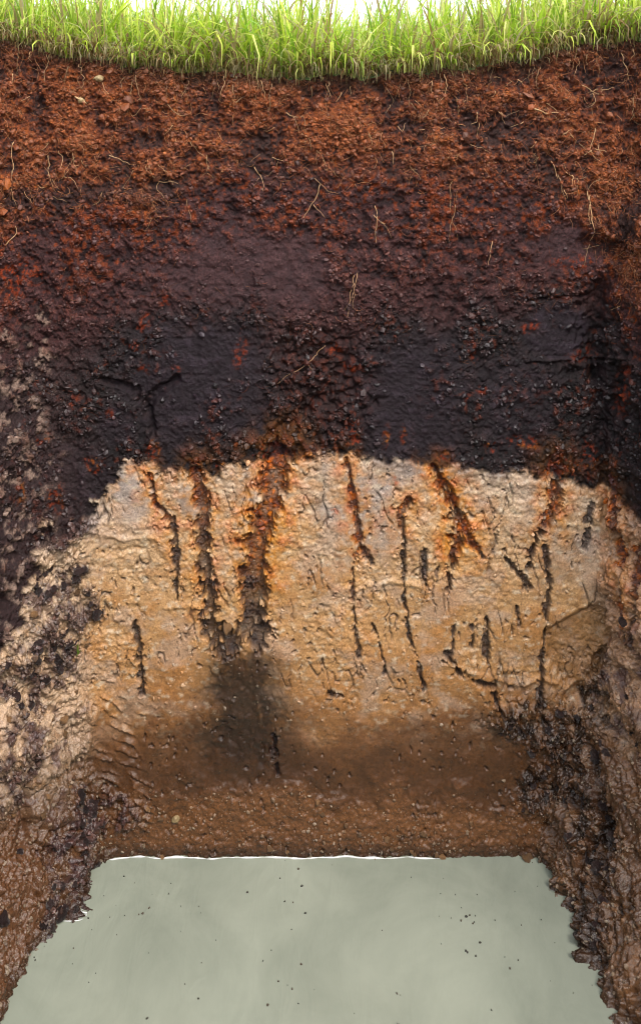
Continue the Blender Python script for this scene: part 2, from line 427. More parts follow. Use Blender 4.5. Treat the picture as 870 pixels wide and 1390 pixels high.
drk = mix(drk, lin(74, 48, 44), rmid * .4)
# left and right flanks of the dark layer are browner
drk = mix(drk, lin(72, 50, 48), (sstep(160, 60, Uw) * 0.5))
col = mix(col, drk, m_dark[..., None])
cl_q = Q + 50 * n120 + 60 * n60 + 14 * n20
cl = np.stack([np.interp(cl_q, [600, 660, 720, 800, 880, 940, 985, 1040, 1075, 1110, 1180, 1250],
                         [lin(*c)[k] for c in [(202, 176, 150), (204, 176, 148), (208, 172, 132), (206, 162, 114), (196, 148, 98), (176, 126, 78), (132, 88, 54), (92, 60, 36), (98, 63, 38), (124, 82, 50), (104, 68, 42), (90, 60, 40)]]) for k in range(3)], -1)
cl = mix(cl, lin(172, 160, 154), sstep(0.0, 0.3, n120 + 0.3 * n60) * sstep(820, 700, Q) * 0.8)   # greyish gleyed patches
cl = mix(cl, lin(226, 205, 172), sstep(0.2, 0.5, n20 + 0.4 * streak + 0.4 * n8) * 0.4 * (1 - m_low))
cl = mix(cl, lin(190, 132, 76), sstep(0.0, 0.35, n60 + 0.2 * n20) * 0.65 * (1 - m_low) * sstep(660, 800, Q))
cl = mix(cl, lin(140, 98, 60), sstep(0.2, 0.6, vstreak) * 0.35 * (1 - m_low))
cl = mix(cl, lin(70, 45, 26), sstep(0.15, 0.6, n20 + 0.5 * n8) * m_low * 0.6)
blk = sstep(0.22, 0.42, fbm(U / 26, Q / 30, 5, 161, .62) + 0.25 * n4) * sstep(940, 700, Q + 60 * n120)
cl = mix(cl, lin(84, 66, 52), blk * 0.65)
cl = mix(cl, lin(232, 216, 190), sstep(0.12, 0.38, fbm(U / 12, Q / 9, 4, 171, .6)) * 0.55 * (1 - m_low))
cl = mix(cl, lin(190, 138, 88), sstep(0.02, 0.35, fbm(U / 34, Q / 22, 4, 177, .6)) * 0.55 * (1 - m_low))
cl = mix(cl, lin(192, 166, 146), sstep(0.0, 0.3, fbm(U / 70, Q / 50, 4, 181, .6)) * 0.5 * (1 - m_low))
smear = sstep(26, 2, Q - B3 + 10 * n20 + 6 * n60) * sstep(-.25, .15, perlin(U / 45, Q / 30, 241) + .4 * streak) * sstep(430, 500, U)
cl = mix(cl, lin(112, 94, 86), smear * 0.75)
crk = sstep(0.90, 0.985, 1 - np.abs(perlin(U / 16 + .5 * n20, Q / 55 + .3 * n20, 211))) * sstep(0.05, 0.3, perlin(U / 50, Q / 60, 213) + .3 * n20) * sstep(980, 900, Q)
pits = sstep(0.30, 0.46, fbm(U / 8, Q / 10, 3, 151)) * sstep(-.1, .25, perlin(U / 70, Q / 70, 217) + .3 * n20)
cl = mix(cl, lin(74, 56, 46), np.clip(crk + .75 * pits, 0, 1) * 0.75 * m_clay)
# side banks: more mixed
bn = fbm(U / 30, Q / 38, 5, 201, .62)
cl = mix(cl, lin(204, 178, 152), sideL * sstep(1080, 960, Q) * 0.6)
cl = mix(cl, lin(94, 68, 62), sideL * sstep(0.0, 0.28, bn) * 0.85)
cl = mix(cl, lin(150, 108, 70), sideL * sstep(-0.1, -0.4, bn) * 0.6)
cl = mix(cl, lin(176, 138, 112), sideR * sstep(1000, 880, Q) * 0.7)
cl = mix(cl, lin(88, 62, 60), sideR * sstep(-0.02, 0.25, bn) * sstep(740, 830, Q) * 0.85)
cl = mix(cl, lin(94, 66, 46), sideL * sstep(1030, 1100, Q + 40 * n60) * 0.75)
cl = mix(cl, lin(106, 70, 46), sideL * sstep(40, 0, U) * sstep(980, 1040, Q) * 0.8)
cl = mix(cl, lin(120, 84, 56), sideR * sstep(930, 1010, Q + 30 * n60) * 0.85)
cl = mix(cl, lin(158, 116, 80), sideR * sstep(930, 1010, Q) * sstep(0.05, 0.4, n20 + .5 * n60) * 0.7)
m_brn = np.maximum.reduce([blob(250, 1030, 95, 50, 1.6, .5), blob(610, 1030, 95, 42, 1.6, .5), blob(690, 1000, 60, 60, 1.4, .5), blob(430, 1045, 80, 30, 1.6, .6), blob(150, 1080, 60, 60, .9, .5)])
cl = mix(cl, lin(84, 52, 28), m_brn * 0.5)
cl = mix(cl, lin(46, 27, 15), np.clip(m_wet1 * 1.25, 0, 0.95))
cl = mix(cl, mix(lin(48, 33, 24) + np.zeros(U.shape + (3,)), lin(84, 54, 34), sstep(-.1, .4, n20)), m_mudR[..., None] * 0.95)
cl = mix(cl, mix(lin(60, 46, 46) + np.zeros(U.shape + (3,)), lin(74, 50, 36), sstep(900, 980, Q)), m_slR[..., None] * 0.6)
cl = mix(cl, mix(lin(72, 52, 52) + np.zeros(U.shape + (3,)), lin(104, 68, 60), sstep(0, .5, n8)), (m_slL * 0.9)[..., None])
scoop = blob(782, 855, 46, 75, 0.15, 0.1) * sstep(-6, 6, (Q - 850) + (U - 745) * 0.55 - 0.0 * U)
cl = mix(cl, lin(146, 104, 64), scoop * 0.6)  # shade inside the scoop put into the clay colour as brown
cl = mix(cl, lin(58, 40, 28), sstep(1136, 1152, Q + 6 * n20) * 0.7)
col = mix(col, cl, m_clay[..., None])
# iron stains and channel fills
hal = mix(lin(214, 142, 58) + np.zeros(U.shape + (3,)), lin(200, 102, 30), sstep(-.1, .4, n20))
col = mix(col, hal, (np.clip(ch_halo, 0, 1) * 0.78 * sstep(-0.5, 0.1, n20 + 0.6 * n8))[..., None])
fill = mix(lin(48, 30, 26) + np.zeros(U.shape + (3,)), lin(74, 48, 40), sstep(0, .5, n8))
rst = mix(lin(92, 38, 20) + np.zeros(U.shape + (3,)), lin(206, 108, 30), sstep(0.06, 0.42, n8 + 0.3 * n20))
fill = mix(fill, rst, ch_rust[..., None])
col = mix(col, fill, (ch_core * (0.8 + 0.35 * n20).clip(0.4, 1))[..., None])
orc = mix(lin(170, 76, 40) + np.zeros(U.shape + (3,)), lin(206, 128, 44), (sstep(560, 600, Q) * sstep(-0.1, 0.4, n20)))
col = mix(col, orc, m_or[..., None] * 0.62)
col = mix(col, mix(lin(190, 164, 150) + np.zeros(U.shape + (3,)), lin(156, 122, 108), sstep(-.1, .3, n20)), (m_ash * (1 - m_clay) * 0.8)[..., None])
col = col * (1 + 0.16 * n4 + 0.1 * rid2)[..., None]
lum = col.mean(-1, keepdims=True)
col = lum + (col - lum) * (1.28 - 0.24 * m_clay + 0.15 * ch_halo)[..., None]
col = col * (1.12 * m_top + (1 - m_top) * (0.80 - 0.08 * m_dark) * (1 - m_clay) + m_clay * (1.14 - 0.06 * m_low))[..., None]
col = np.clip(col, 0.002, 0.85)

# ---- wetness
wet = 0.30 * m_top + (1 - m_top) * 0.44 + m_clay * 0.10
wet = wet + m_dark * (1 - m_clay) * 0.12 + m_clay * 0.0 + m_low * m_clay * 0.2 + m_wet1 * m_clay * 0.08 + m_bot * m_clay * 0.12 + m_mudR * 0.25 * m_clay + m_slL * 0.12 + ch_core * 0.15 + sideL * m_clay * .08
wet = np.clip(wet + 0.16 * n20, 0.1, 0.98)

# ---- relief (metres along the normal)
w1, w2, wh = worley(U / 13 + 0.3 * n20, Q / 11 + 0.3 * n8, 2)
cr1, cr2, crh = worley(U / 5.5, Q / 5.0, 5)
lump = (0.55 - w1) * (0.4 + 0.9 * wh)
crum = (0.5 - cr1) * (0.3 + crh)
xt = 2.6 * fbm(U / 55, Q / 16, 4, 141) + 1.1 * fbm(U / 18, Q / 9, 3, 147) + 0.5 * n60
terr = np.floor(xt) + sstep(0.0, 0.35, xt - np.floor(xt))
h_top = 0.015 * n60 + 0.004 * rid + 0.0045 * lump + 0.0045 * crum + 0.010 * n20 + 0.005 * rid2 + 0.002 * n4
h_hum = (0.012 * n60 + 0.005 * lump + 0.0034 * crum + 0.008 * n20 + 0.003 * rid2) * (1 - 0.5 * m_hsm) - 0.004
h_drk = (0.009 * n60 + 0.007 * lump + 0.0034 * crum + 0.007 * n20 + 0.003 * rid2) * (1 - 0.78 * m_blue) + 0.0008 * streak + .0012 * rid2 * m_blue - 0.006
rough_mid = blob(435, 520, 62, 90, 0.6, 0.4) + blob(830, 450, 45, 120, .6, .4)
h_drk = h_drk + np.clip(rough_mid, 0, 1) * (0.011 * lump + 0.008 * n20 - 0.008)
h_cly = 0.006 * n60 + 0.0005 * streak + 0.0004 * n8 + 0.0010 * n20 + 0.0014 * sstep(0.2, 0.6, n20) * crum * 2
smooth_c = sstep(-0.12, 0.22, n120 + 0.5 * n60 + 0.16 - 0.35 * sstep(880, 700, Q) + 0.5 * sstep(880, 960, Q) * (1 - m_bot))
flk = fbm(U / 17 + 0.8 * n20, Q / 12 + 0.8 * n60, 4, 195, .6)
flake = np.floor(flk * 5) + sstep(0, .5, flk * 5 - np.floor(flk * 5))
h_cly = h_cly + 0.0006 * flake * (1 - smooth_c) + 0.0010 * rid2 * (1 - smooth_c) * sstep(-.1, .4, n20)
for cq, cu0, cu1, amp in [(722, 110, 230, .004), (742, 120, 210, -.003), (795, 470, 600, .003), (820, 210, 290, .003), (905, 590, 720, .003), (925, 640, 780, .004), (985, 470, 510, .003), (868, 130, 200, .003)]:
    yy = Q - cq - 14 * perlin(U / 60, U * 0 + cq, 5) - 5 * n20
    h_cly = h_cly + amp * np.exp(-(yy / 4.0) ** 2) * sstep(0, 25, U - cu0) * sstep(0, 25, cu1 - U)
h_cly = h_cly - 0.005 * pits - 0.004 * crk
h_cly = h_cly + (1 - smooth_c) * (0.0020 * lump + 0.0022 * crum)
h_cly = h_cly + m_bot * (0.004 * lump + 0.0025 * crum + 0.003)
side_r = np.clip(sideL + sideR + m_mudR, 0, 1) * m_clay
h_cly = h_cly + side_r * (0.022 * n60 + 0.007 * lump + 0.004 * crum + 0.008 * n20 + 0.005 * rid2)
h_cly = h_cly - sstep(0, 1, m_wet1) * m_wet1 * (0.004 - 0.004 * n20 - 0.003 * lump)
h_cly = h_cly + m_mudR * (0.014 * n60 + 0.007 * lump + 0.004 * crum) + m_slL * (0.008 + 0.008 * lump + 0.005 * crum)
# tooth marks of the digger on the lower left and right: rows of short ledges
for (a, b_, wd_, per) in [((150, 930), (205, 1125), 16, 15), ((128, 985), (165, 1110), 13, 14), ((790, 1020), (850, 1110), 40, 15), ((185, 880), (196, 960), 12, 16)]:
    d, s, _ = seg_dist([(a[0], a[1], 1), (b_[0], b_[1], 1)])
    band = sstep(wd_ * 1.3, wd_ * 0.5, d + 3 * n8)
    ph = (Q - 0.45 * U + 16 * n60 + 6 * n20) / per
    saw = ph - np.floor(ph)
    h_cly = h_cly + band * 0.006 * (saw ** 2 - 0.3) * sstep(-.3, .3, n20)
h_cly = h_cly + sideL * sstep(50, 15, U) * sstep(970, 1030, Q) * (0.004 * vstreak - 0.006 * lump)
h = h_top * (1 - m_hum) + h_hum * m_hum
h = h * (1 - m_dark) + h_drk * m_dark
h = h * (1 - m_clay) + h_cly * m_clay
h = h - scoop * 0.010 + m_ash * (1 - m_clay) * (0.004 + 0.004 * lump)
h = h - ch_dep * 1.15 + ch_core * (0.002 * lump + 0.0022 * crum + 0.002 * n20)
# cracks / overhanging ledges
for pts, dep in [([(240, 515, 5), (205, 540, 6), (200, 560, 5), (210, 590, 4)], .012), ([(140, 515, 3), (185, 530, 5), (200, 560, 5)], .010), ([(170, 260, 4), (180, 95, 3)], .004), ([(800, 332, 12), (835, 338, 12), (850, 345, 10)], .013),
                 ([(815, 390, 10), (805, 480, 9), (815, 600, 8), (820, 700, 5)], .018), ([(370, 590, 5), (440, 540, 6), (460, 500, 6)], .010), ([(818, 880, 6), (800, 930, 7), (770, 950, 9)], .015),
                 ([(715, 408, 2), (800, 402, 2.5)], .006), ([(712, 490, 2), (800, 486, 1.5)], -.004), ([(820, 1010, 8), (850, 1060, 8), (860, 1130, 8)], .016), ([(0, 770, 9), (-60, 800, 12)], .016), ([(20, 985, 5), (14, 1060, 6)], .014)]:
    d, s, wd = seg_dist(pts)
    h = h - dep * sstep(1.8, 0.3, d / (wd * (1 + 0.6 * n20)))
ledge = blob(868, 300, 60, 32, .3, .6)
h = h + ledge * 0.014
P = B + Nn * h[..., None]
# normals of the displaced sheet
Tu = np.gradient(P, axis=1); Tv = np.gradient(P, axis=0)
PN = np.cross(Tv, Tu); PN /= np.linalg.norm(PN, axis=-1, keepdims=True) + 1e-12
if (PN * Nn).sum(-1).mean() < 0:
    PN = -PN
flip = (np.cross(Tu, Tv) * Nn).sum(-1).mean() < 0
nr, nc = U.shape

# ---- cut the sheet into walls, horizons and channels
fm = lambda a: a[:-1, :-1]
lab = np.where(fm(m_clay) > 0.5, 3, np.where(fm(m_dark) > 0.5, 2, np.where(fm(m_hum) > 0.5, 1, 0)))
wall_of = np.where(fm(U - CL) < -6, 1, np.where(fm(U - CR) > 6, 2, 0))
code = wall_of * 100 + lab
cid = fm(ch_id)
code = np.where((cid >= 0) & (lab >= 2), 1000 + cid, code)
ii, jj = np.meshgrid(np.arange(nr - 1), np.arange(nc - 1), indexing='ij')
v00 = ii * nc + jj
quads = np.stack([v00, v00 + 1, v00 + nc + 1, v00 + nc], -1)
if flip:
    quads = quads[..., ::-1]
Pf, PNf, colf, wetf = P.reshape(-1, 3), PN.reshape(-1, 3), col.reshape(-1, 3), wet.ravel()

def piece(name, mask, mat, parent, **props):
    q = quads[mask]
    if len(q) == 0:
        return None
    used, inv = np.unique(q.ravel(), return_inverse=True)
    me = np_mesh(name, Pf[used], inv.reshape(-1, 4), True, {'soil_colour': colf[used], 'wetness': wetf[used]}, PNf[used])
    return obj(name, me, mat, parent, **props)

walls = []
for nm, lb in (('soil_wall_back', 'layered soil wall at the back of the pit above the water'),
               ('soil_wall_left', 'left side wall of the soil pit with slumped mud'),
               ('soil_wall_right', 'right side wall of the soil pit with dark wet mud')):
    walls.append(obj(nm, None, kind='structure', label=lb))
LAY = [('topsoil_layer', 'topsoil', 'reddish brown crumbly topsoil full of fine roots'), ('humus_layer', 'humus', 'purplish brown humus layer'),
       ('dark_soil_layer', 'dark', 'blackish soil layer with orange flecks'), ('clay_layer', 'clay', 'pale tan clay layer turning brown towards the water')]
layers = {}
for wi in range(3):
    for li, (nm, mt, lb) in enumerate(LAY):
        layers[wi, li] = piece(nm, code == wi * 100 + li, M[mt], walls[wi], label=lb)
for i, (pts, rust, halo, dep) in enumerate(CHAN):
    mk = code == 1000 + i
    if mk.sum() < 12:
        continue
    wi = 2 if np.median(wall_of[mk]) == 2 else (1 if np.median(wall_of[mk]) == 1 else 0)
    lb = ('rust orange old root channel in the clay' if rust >= 0.7 else 'dark old root channel with rusty top in the clay' if rust > 0.15 else 'black crack in the clay')
    piece('root_channel', mk, M['channel'], layers[wi, 3], label=lb)

# ---- surface lookup
def surf(u, q):
    """point, normal, colour of the wall at wall coordinates"""
    u = np.asarray(u, float); q = np.asarray(q, float)
    cj = np.interp(u, cols, np.arange(nc))
    rr = np.interp(u, cols, rim)
    ri = np.clip((q - rr) / (1250 - rr), 0, 1) * (nr - 1)
    j0 = np.clip(cj.astype(int), 0, nc - 2); i0 = np.clip(ri.astype(int), 0, nr - 2)
    fj = (cj - j0)[..., None]; fi = (ri - i0)[..., None]
    def s(A):
        return (A[i0, j0] * (1 - fi) * (1 - fj) + A[i0 + 1, j0] * fi * (1 - fj) + A[i0, j0 + 1] * (1 - fi) * fj + A[i0 + 1, j0 + 1] * fi * fj)
    return s(P), s(PN), s(col), i0, j0

# ------------------------------------------------------------------ the far end of the pit (a dug ramp behind the camera)
eL, eR = P[:, 0], P[:, -1]
k = 14
idx = np.linspace(0, nr - 1, 40).astype(int)
V = []
for i in idx:
    for j in range(k + 1):
        f = j / k
        p = eL[i] * (1 - f) + eR[i] * f
        dep = (p[2] - eL[-1][2]) / (eL[0][2] - eL[-1][2])
        bulge = math.sin(math.pi * f)
        p = p + np.array([0, -(0.25 + 1.0 * dep) * bulge ** 0.5 + 0.02 * float(perlin(i * 0.05, j * 1.3, 3)), 0])
        V.append(p)
V = np.array(V)
F = [[a * (k + 1) + b, a * (k + 1) + b + 1, (a + 1) * (k + 1) + b + 1, (a + 1) * (k + 1) + b] for a in range(len(idx) - 1) for b in range(k)]
hh = np.clip((V[:, 2] - WATER_Z) / 1.4, 0, 1)
fc = np.stack([np.interp(hh, [0, .45, .55, .75, 1], [lin(*c)[q] for c in [(120, 80, 48), (180, 140, 96), (50, 42, 44), (80, 55, 54), (104, 52, 32)]]) for q in range(3)], -1)
obj('soil_wall_front', np_mesh('soil_wall_front', V, np.array(F), True, {'soil_colour': fc, 'wetness': np.full(len(V), .4)}), M['topsoil'], None, kind='structure')
front_rim = V[:k + 1]

# ------------------------------------------------------------------ ground sheet around the pit, out to the horizon
top = P[0]
sel = np.arange(nc)
loop = np.concatenate([top[sel], front_rim[1:-1][::-1]])
cen = np.array([0, -0.9, 0])
rings = [loop]
fs = [1.004, 1.02, 1.06, 1.14, 1.3, 1.6, 2.2, 3.5, 6, 12, 30, 80, 250]
for f in fs:
    r = cen + (loop - cen) * f
    r[:, 2] = loop[:, 2] * max(0, 1 - (f - 1) / 2.5) + 0.012 * min(1, (f - 1) * 6) + (0.012 * perlin(r[:, 0] * 6, r[:, 1] * 6, 8) if f < 4 else 0)
    rings.append(r)
GV = np.concatenate(rings); nL = len(loop)
GF = []
for a in range(len(rings) - 1):
    i0 = np.arange(nL); i1 = (i0 + 1) % nL
    GF.append(np.stack([a * nL + i0, a * nL + i1, (a + 1) * nL + i1, (a + 1) * nL + i0], -1))
GF = np.concatenate(GF)
gm, gn, gb = new_mat('ground_material')
tc = gn.nodes.new('ShaderNodeTexCoord'); nz = gn.nodes.new('ShaderNodeTexNoise'); nz.inputs['Scale'].default_value = 3; nz.inputs['Detail'].default_value = 8
gn.links.new(tc.outputs['Object'], nz.inputs['Vector'])
rp = gn.nodes.new('ShaderNodeValToRGB')
rp.color_ramp.elements[0].position = 0.35; rp.color_ramp.elements[0].color = (0.03, 0.04, 0.012, 1)
rp.color_ramp.elements[1].position = 0.7; rp.color_ramp.elements[1].color = (0.07, 0.11, 0.025, 1)
gn.links.new(nz.outputs['Fac'], rp.inputs[0]); gn.links.new(rp.outputs[0], gb.inputs['Base Color'])
gb.inputs['Roughness'].default_value = 0.9
gme = np_mesh('ground', GV, GF)
obj('ground', gme, gm, None, kind='structure', label='grassy ground around the pit')

# ------------------------------------------------------------------ water
wm, wn, wb = new_mat('milky_water_material')
tc = wn.nodes.new('ShaderNodeTexCoord')
nz = wn.nodes.new('ShaderNodeTexNoise'); nz.inputs['Scale'].default_value = 6; nz.inputs['Detail'].default_value = 9; nz.inputs['Roughness'].default_value = 0.62; nz.inputs['Distortion'].default_value = 0.5
wn.links.new(tc.outputs['Object'], nz.inputs['Vector'])
rp = wn.nodes.new('ShaderNodeValToRGB')
rp.color_ramp.elements[0].position = 0.3; rp.color_ramp.elements[0].color = (*lin(140, 146, 131, .56), 1)
rp.color_ramp.elements[1].position = 0.75; rp.color_ramp.elements[1].color = (*lin(168, 173, 156, .56), 1)
wn.links.new(nz.outputs['Fac'], rp.inputs[0]); wn.links.new(rp.outputs[0], wb.inputs['Base Color'])
wb.inputs['Roughness'].default_value = 0.05
wb.inputs['IOR'].default_value = 1.33
n2 = wn.nodes.new('ShaderNodeTexNoise'); n2.inputs['Scale'].default_value = 28; n2.inputs['Detail'].default_value = 3; n2.inputs['Distortion'].default_value = 1.2
mp = wn.nodes.new('ShaderNodeMapping'); mp.inputs['Scale'].default_value = (1, 0.35, 1); mp.inputs['Rotation'].default_value = (0, 0, 0.9)
wn.links.new(tc.outputs['Object'], mp.inputs['Vector']); wn.links.new(mp.outputs[0], n2.inputs['Vector'])
bm = wn.nodes.new('ShaderNodeBump'); bm.inputs['Strength'].default_value = 0.16; bm.inputs['Distance'].default_value = 0.012
wn.links.new(n2.outputs['Fac'], bm.inputs['Height']); wn.links.new(bm.outputs[0], wb.inputs['Normal'])
gx = np.linspace(-1.4, 1.4, 57); gy = np.linspace(-3.9, 0.15, 82)
wx, wy = np.meshgrid(gx, gy)
WV = np.stack([wx.ravel(), wy.ravel(), WATER_Z + 0.0006 * perlin(wx * 9, wy * 9, 4).ravel()], -1)
a_, b_ = np.meshgrid(np.arange(81), np.arange(56), indexing='ij')
q0 = (a_ * 57 + b_).ravel()
obj('water', np_mesh('water', WV, np.stack([q0, q0 + 1, q0 + 58, q0 + 57], -1)), wm, None, kind='structure', label='milky grey green water at the bottom of the pit')

# ------------------------------------------------------------------ shared lump shapes
def ico(sub):
    import bmesh
    bm_ = bmesh.new(); bmesh.ops.create_icosphere(bm_, subdivisions=sub, radius=1)
    v = np.array([x.co[:] for x in bm_.verts]); f = np.array([[q.index for q in x.verts] for x in bm_.faces])
    bm_.free(); return v, f
def lumpy(sub, seed, amp=0.35):
    v, f = ico(sub)
    r = np.random.default_rng(seed)
    o = r.uniform(0, 50, 3)
    n = perlin(v[:, 0] * 1.3 + o[0] + v[:, 2], v[:, 1] * 1.3 + o[1] - v[:, 2] * .7, seed) + 0.5 * perlin(v[:, 0] * 3 + o[1], v[:, 1] * 3 + v[:, 2] * 2.6 + o[2], seed + 3)
    for _ in range(5):                                   # knock flat facets into it
        d = r.normal(size=3); d /= np.linalg.norm(d); k_ = r.uniform(.55, .85)
        e = np.maximum(v @ d - k_, 0); v = v - e[:, None] * d
    return v * (1 + amp * n)[:, None] * r.uniform(.7, 1.2, 3), f

def rot_z_to(n):
    """matrices turning +z onto unit normals n, with a random spin"""
    n = np.asarray(n); k_ = len(n)
    a = rng.normal(size=(k_, 3)); tx = a - (a * n).sum(1, keepdims=True) * n
    tx /= np.linalg.norm(tx, axis=1, keepdims=True); ty = np.cross(n, tx)
    return np.stack([tx, ty, n], -1)

def crumbs(name, label, u, q, size, tint, wetv, sink=0.1, bright=0.3, cmix=None):
    p, n, c, _, _ = surf(u, q)
    n = n / np.linalg.norm(n, axis=1, keepdims=True)
    R = rot_z_to(n)
    protos = [lumpy(1, 40 + i, 0.4) for i in range(8)] if False else [(lambda vf: vf)(ico(1)) for i in range(1)]
    v0, f0 = ico(1)
    # 42 vertices is more than a crumb needs: use the plain 12-vertex solid, jittered per crumb
    import bmesh
    v0, f0 = ICO0
    k_ = len(u); nv = len(v0)
    jit = 1 + rng.uniform(-0.35, 0.35, (k_, nv, 1))
    sc = rng.uniform(0.55, 1.35, (k_, 1, 3)) * size[:, None, None]
    loc = v0[None] * jit * sc
    W = np.einsum('kij,knj->kni', R, loc) + (p + n * (size * sink)[:, None])[:, None, :]
    Fc = (f0[None] + (np.arange(k_) * nv)[:, None, None]).reshape(-1, 3)
    c = np.clip(c * (1 + rng.uniform(-bright, bright, (k_, 1))), 0.003, 0.9)
    if cmix is not None:
        c = c + (cmix[0] - c) * (cmix[1] * rng.random((k_, 1)))
    cc = np.repeat(c, nv, 0); wv = np.full(k_ * nv, wetv)
    me = np_mesh(name, W.reshape(-1, 3), Fc, False, {'soil_colour': cc, 'wetness': wv})
    return obj(name, me, M['crumb'], None, kind='stuff', label=label, category='crumbs')

v_, f_ = ico(1)
def ico0():
    ph = (1 + 5 ** .5) / 2
    v = np.array([(-1, ph, 0), (1, ph, 0), (-1, -ph, 0), (1, -ph, 0), (0, -1, ph), (0, 1, ph), (0, -1, -ph), (0, 1, -ph), (ph, 0, -1), (ph, 0, 1), (-ph, 0, -1), (-ph, 0, 1)], float)
    v /= np.linalg.norm(v[0])
    f = np.array([(0, 11, 5), (0, 5, 1), (0, 1, 7), (0, 7, 10), (0, 10, 11), (1, 5, 9), (5, 11, 4), (11, 10, 2), (10, 7, 6), (7, 1, 8), (3, 9, 4), (3, 4, 2), (3, 2, 6), (3, 6, 8), (3, 8, 9), (4, 9, 5), (2, 4, 11), (6, 2, 10), (8, 6, 7), (9, 8, 1)])
    return v, f
ICO0 = ico0()

def pick(weight, count):
    """random wall positions drawn with the given per-vertex weight, over the visible span"""
    wgt = weight[:, VIS0:-VIS1].copy(); wgt[wgt < 0] = 0
    cdf = np.cumsum(wgt.ravel()); r = rng.random(count) * cdf[-1]
    k_ = np.searchsorted(cdf, r)
    i, j = np.unravel_index(np.clip(k_, 0, wgt.size - 1), wgt.shape)
    return U[i, j + VIS0] + rng.uniform(-.7, .7, count), Q[i, j + VIS0] + rng.uniform(-.7, .7, count)

inq = (Q < 1175)
size_dist = lambda k_, a, b: S * (a + (b - a) * rng.random(k_) ** 3)
clump = np.clip(0.25 + n60 + 0.8 * n20, 0.02, 2)
u_, q_ = pick(m_top * clump, 15000)
crumbs('topsoil_crumbs', 'reddish crumbs clinging to the topsoil', u_, q_, size_dist(len(u_), 0.5, 3.0) * (1 + 1.2 * (rng.random(len(u_)) < .03)), None, .25, .15, .5, (lin(168, 104, 68), .45))
u_, q_ = pick(m_hum * (1 - m_dark) * clump * (1 - .75 * m_hsm), 5000)
crumbs('humus_crumbs', 'purplish brown crumbs clinging to the humus', u_, q_, size_dist(len(u_), 0.7, 3.0), None, .42, .2, .4, (lin(120, 66, 50), .35))
u_, q_ = pick(m_dark * (1 - m_clay) * (1 - .9 * m_blue) * clump, 7000)
crumbs('dark_soil_crumbs', 'blackish crumbs clinging to the dark soil layer', u_, q_, size_dist(len(u_), 0.9, 4.0), None, .55, .2, .4)
u_, q_ = pick(m_clay * (1 - .98 * m_low * (1 - m_bot) * (1 - side_r)) * inq * (np.clip(n60 + 0.7 * n20, 0, 2) + side_r * .8 + m_bot * .6 + .08), 9500)
crumbs('clay_crumbs', 'small clay crumbs stuck to the clay face', u_, q_, size_dist(len(u_), 0.5, 2.6), None, .68, .15, .35, (lin(226, 206, 176), .4))
u_, q_ = pick(inq * (np.clip(m_slL * m_clay + m_mudR * .6 + m_slR * .4 * sstep(1000, 900, Q), 0, 1) + .12 * ch_core), 3900)
crumbs('mud_crumbs', 'dark wet mud crumbs on the side banks', u_, q_, size_dist(len(u_), 0.9, 4.2), None, .8, .2, .4)

# ------------------------------------------------------------------ clods one can pick up
clod_me = []
for i in range(7):
    v, f = lumpy(3, 60 + i, 0.38)
    clod_me.append(np_mesh('clod', v, f, True))
def clod(name, label, cat, group, u, q, size, mat, sink=0.25, parent=None):
    p, n, _, _, _ = surf(np.array([u]), np.array([q]))
    me = clod_me[random.randrange(7)]
    key = me.name + mat
    m2 = _clod_cache.get(key)
    if m2 is None:
        m2 = me.copy(); m2.name = name; m2.materials.append(M[mat]); _clod_cache[key] = m2
    o = bpy.data.objects.new(name, m2); C.objects.link(o)
    o.location = Vector(p[0] + n[0] * size * S * (0.4 - sink))
    o.rotation_euler = (random.uniform(0, 6.28), random.uniform(0, 6.28), random.uniform(0, 6.28))
    s_ = size * S
    o.scale = (s_ * random.uniform(.8, 1.25), s_ * random.uniform(.7, 1.1), s_ * random.uniform(.7, 1.1))
    if parent is not None:
        o.parent = parent
    else:
        o['label'] = label; o['category'] = cat
    return o
_clod_cache = {}
def scatter_clods(weight, n, a, b, mat, label, group):
    u_, q_ = pick(weight * inq, n)
    for uu, qq in zip(u_, q_):
        cl_, cr_ = np.interp(qq, Q[:, 100], CL[:, 100]), np.interp(qq, Q[:, 100], CR[:, 100])
        clod('clay_clod' if mat == 'clayclod' else 'mud_clod', None, None, None, uu, qq, a + (b - a) * random.random() ** 2, mat, .3, layers[1 if uu < cl_ else 2 if uu > cr_ else 0, 3])
box = lambda u0, u1, q0, q1: ((U > u0) & (U < u1) & (Q > q0) & (Q < q1)).astype(float)
scatter_clods(m_slL * box(-20, 150, 750, 920), 50, 3.5, 7.5, 'clod', 'purplish mud clod in the slumped heap on the left bank', 'mud clods slumped on the left bank')
scatter_clods(box(-110, 150, 1060, 1170) * (m_slL + .02), 34, 3.5, 8, 'clod', 'dark glossy mud clod at the foot of the left bank', 'mud clods at the left waterline')
scatter_clods(m_mudR * box(670, 960, 940, 1170), 40, 3.5, 7.5, 'clod', 'black wet mud clod in the right corner of the pit', 'mud clods in the right corner')
scatter_clods(m_slR * box(820, 1000, 720, 1000), 26, 3, 6, 'clod', 'dark mud clod stuck to the right clay wall', 'mud clods on the right wall')
scatter_clods(sideL * m_clay * (1 - m_slL) * box(-120, 150, 780, 1060), 30, 3, 6.5, 'clayclod', 'tan clay clod stuck to the left bank', 'clay clods on the left bank')
scatter_clods(m_bot * box(200, 735, 1085, 1165), 22, 3, 5, 'clayclod', 'small brown clay clod just above the back waterline', 'clay clods above the waterline')
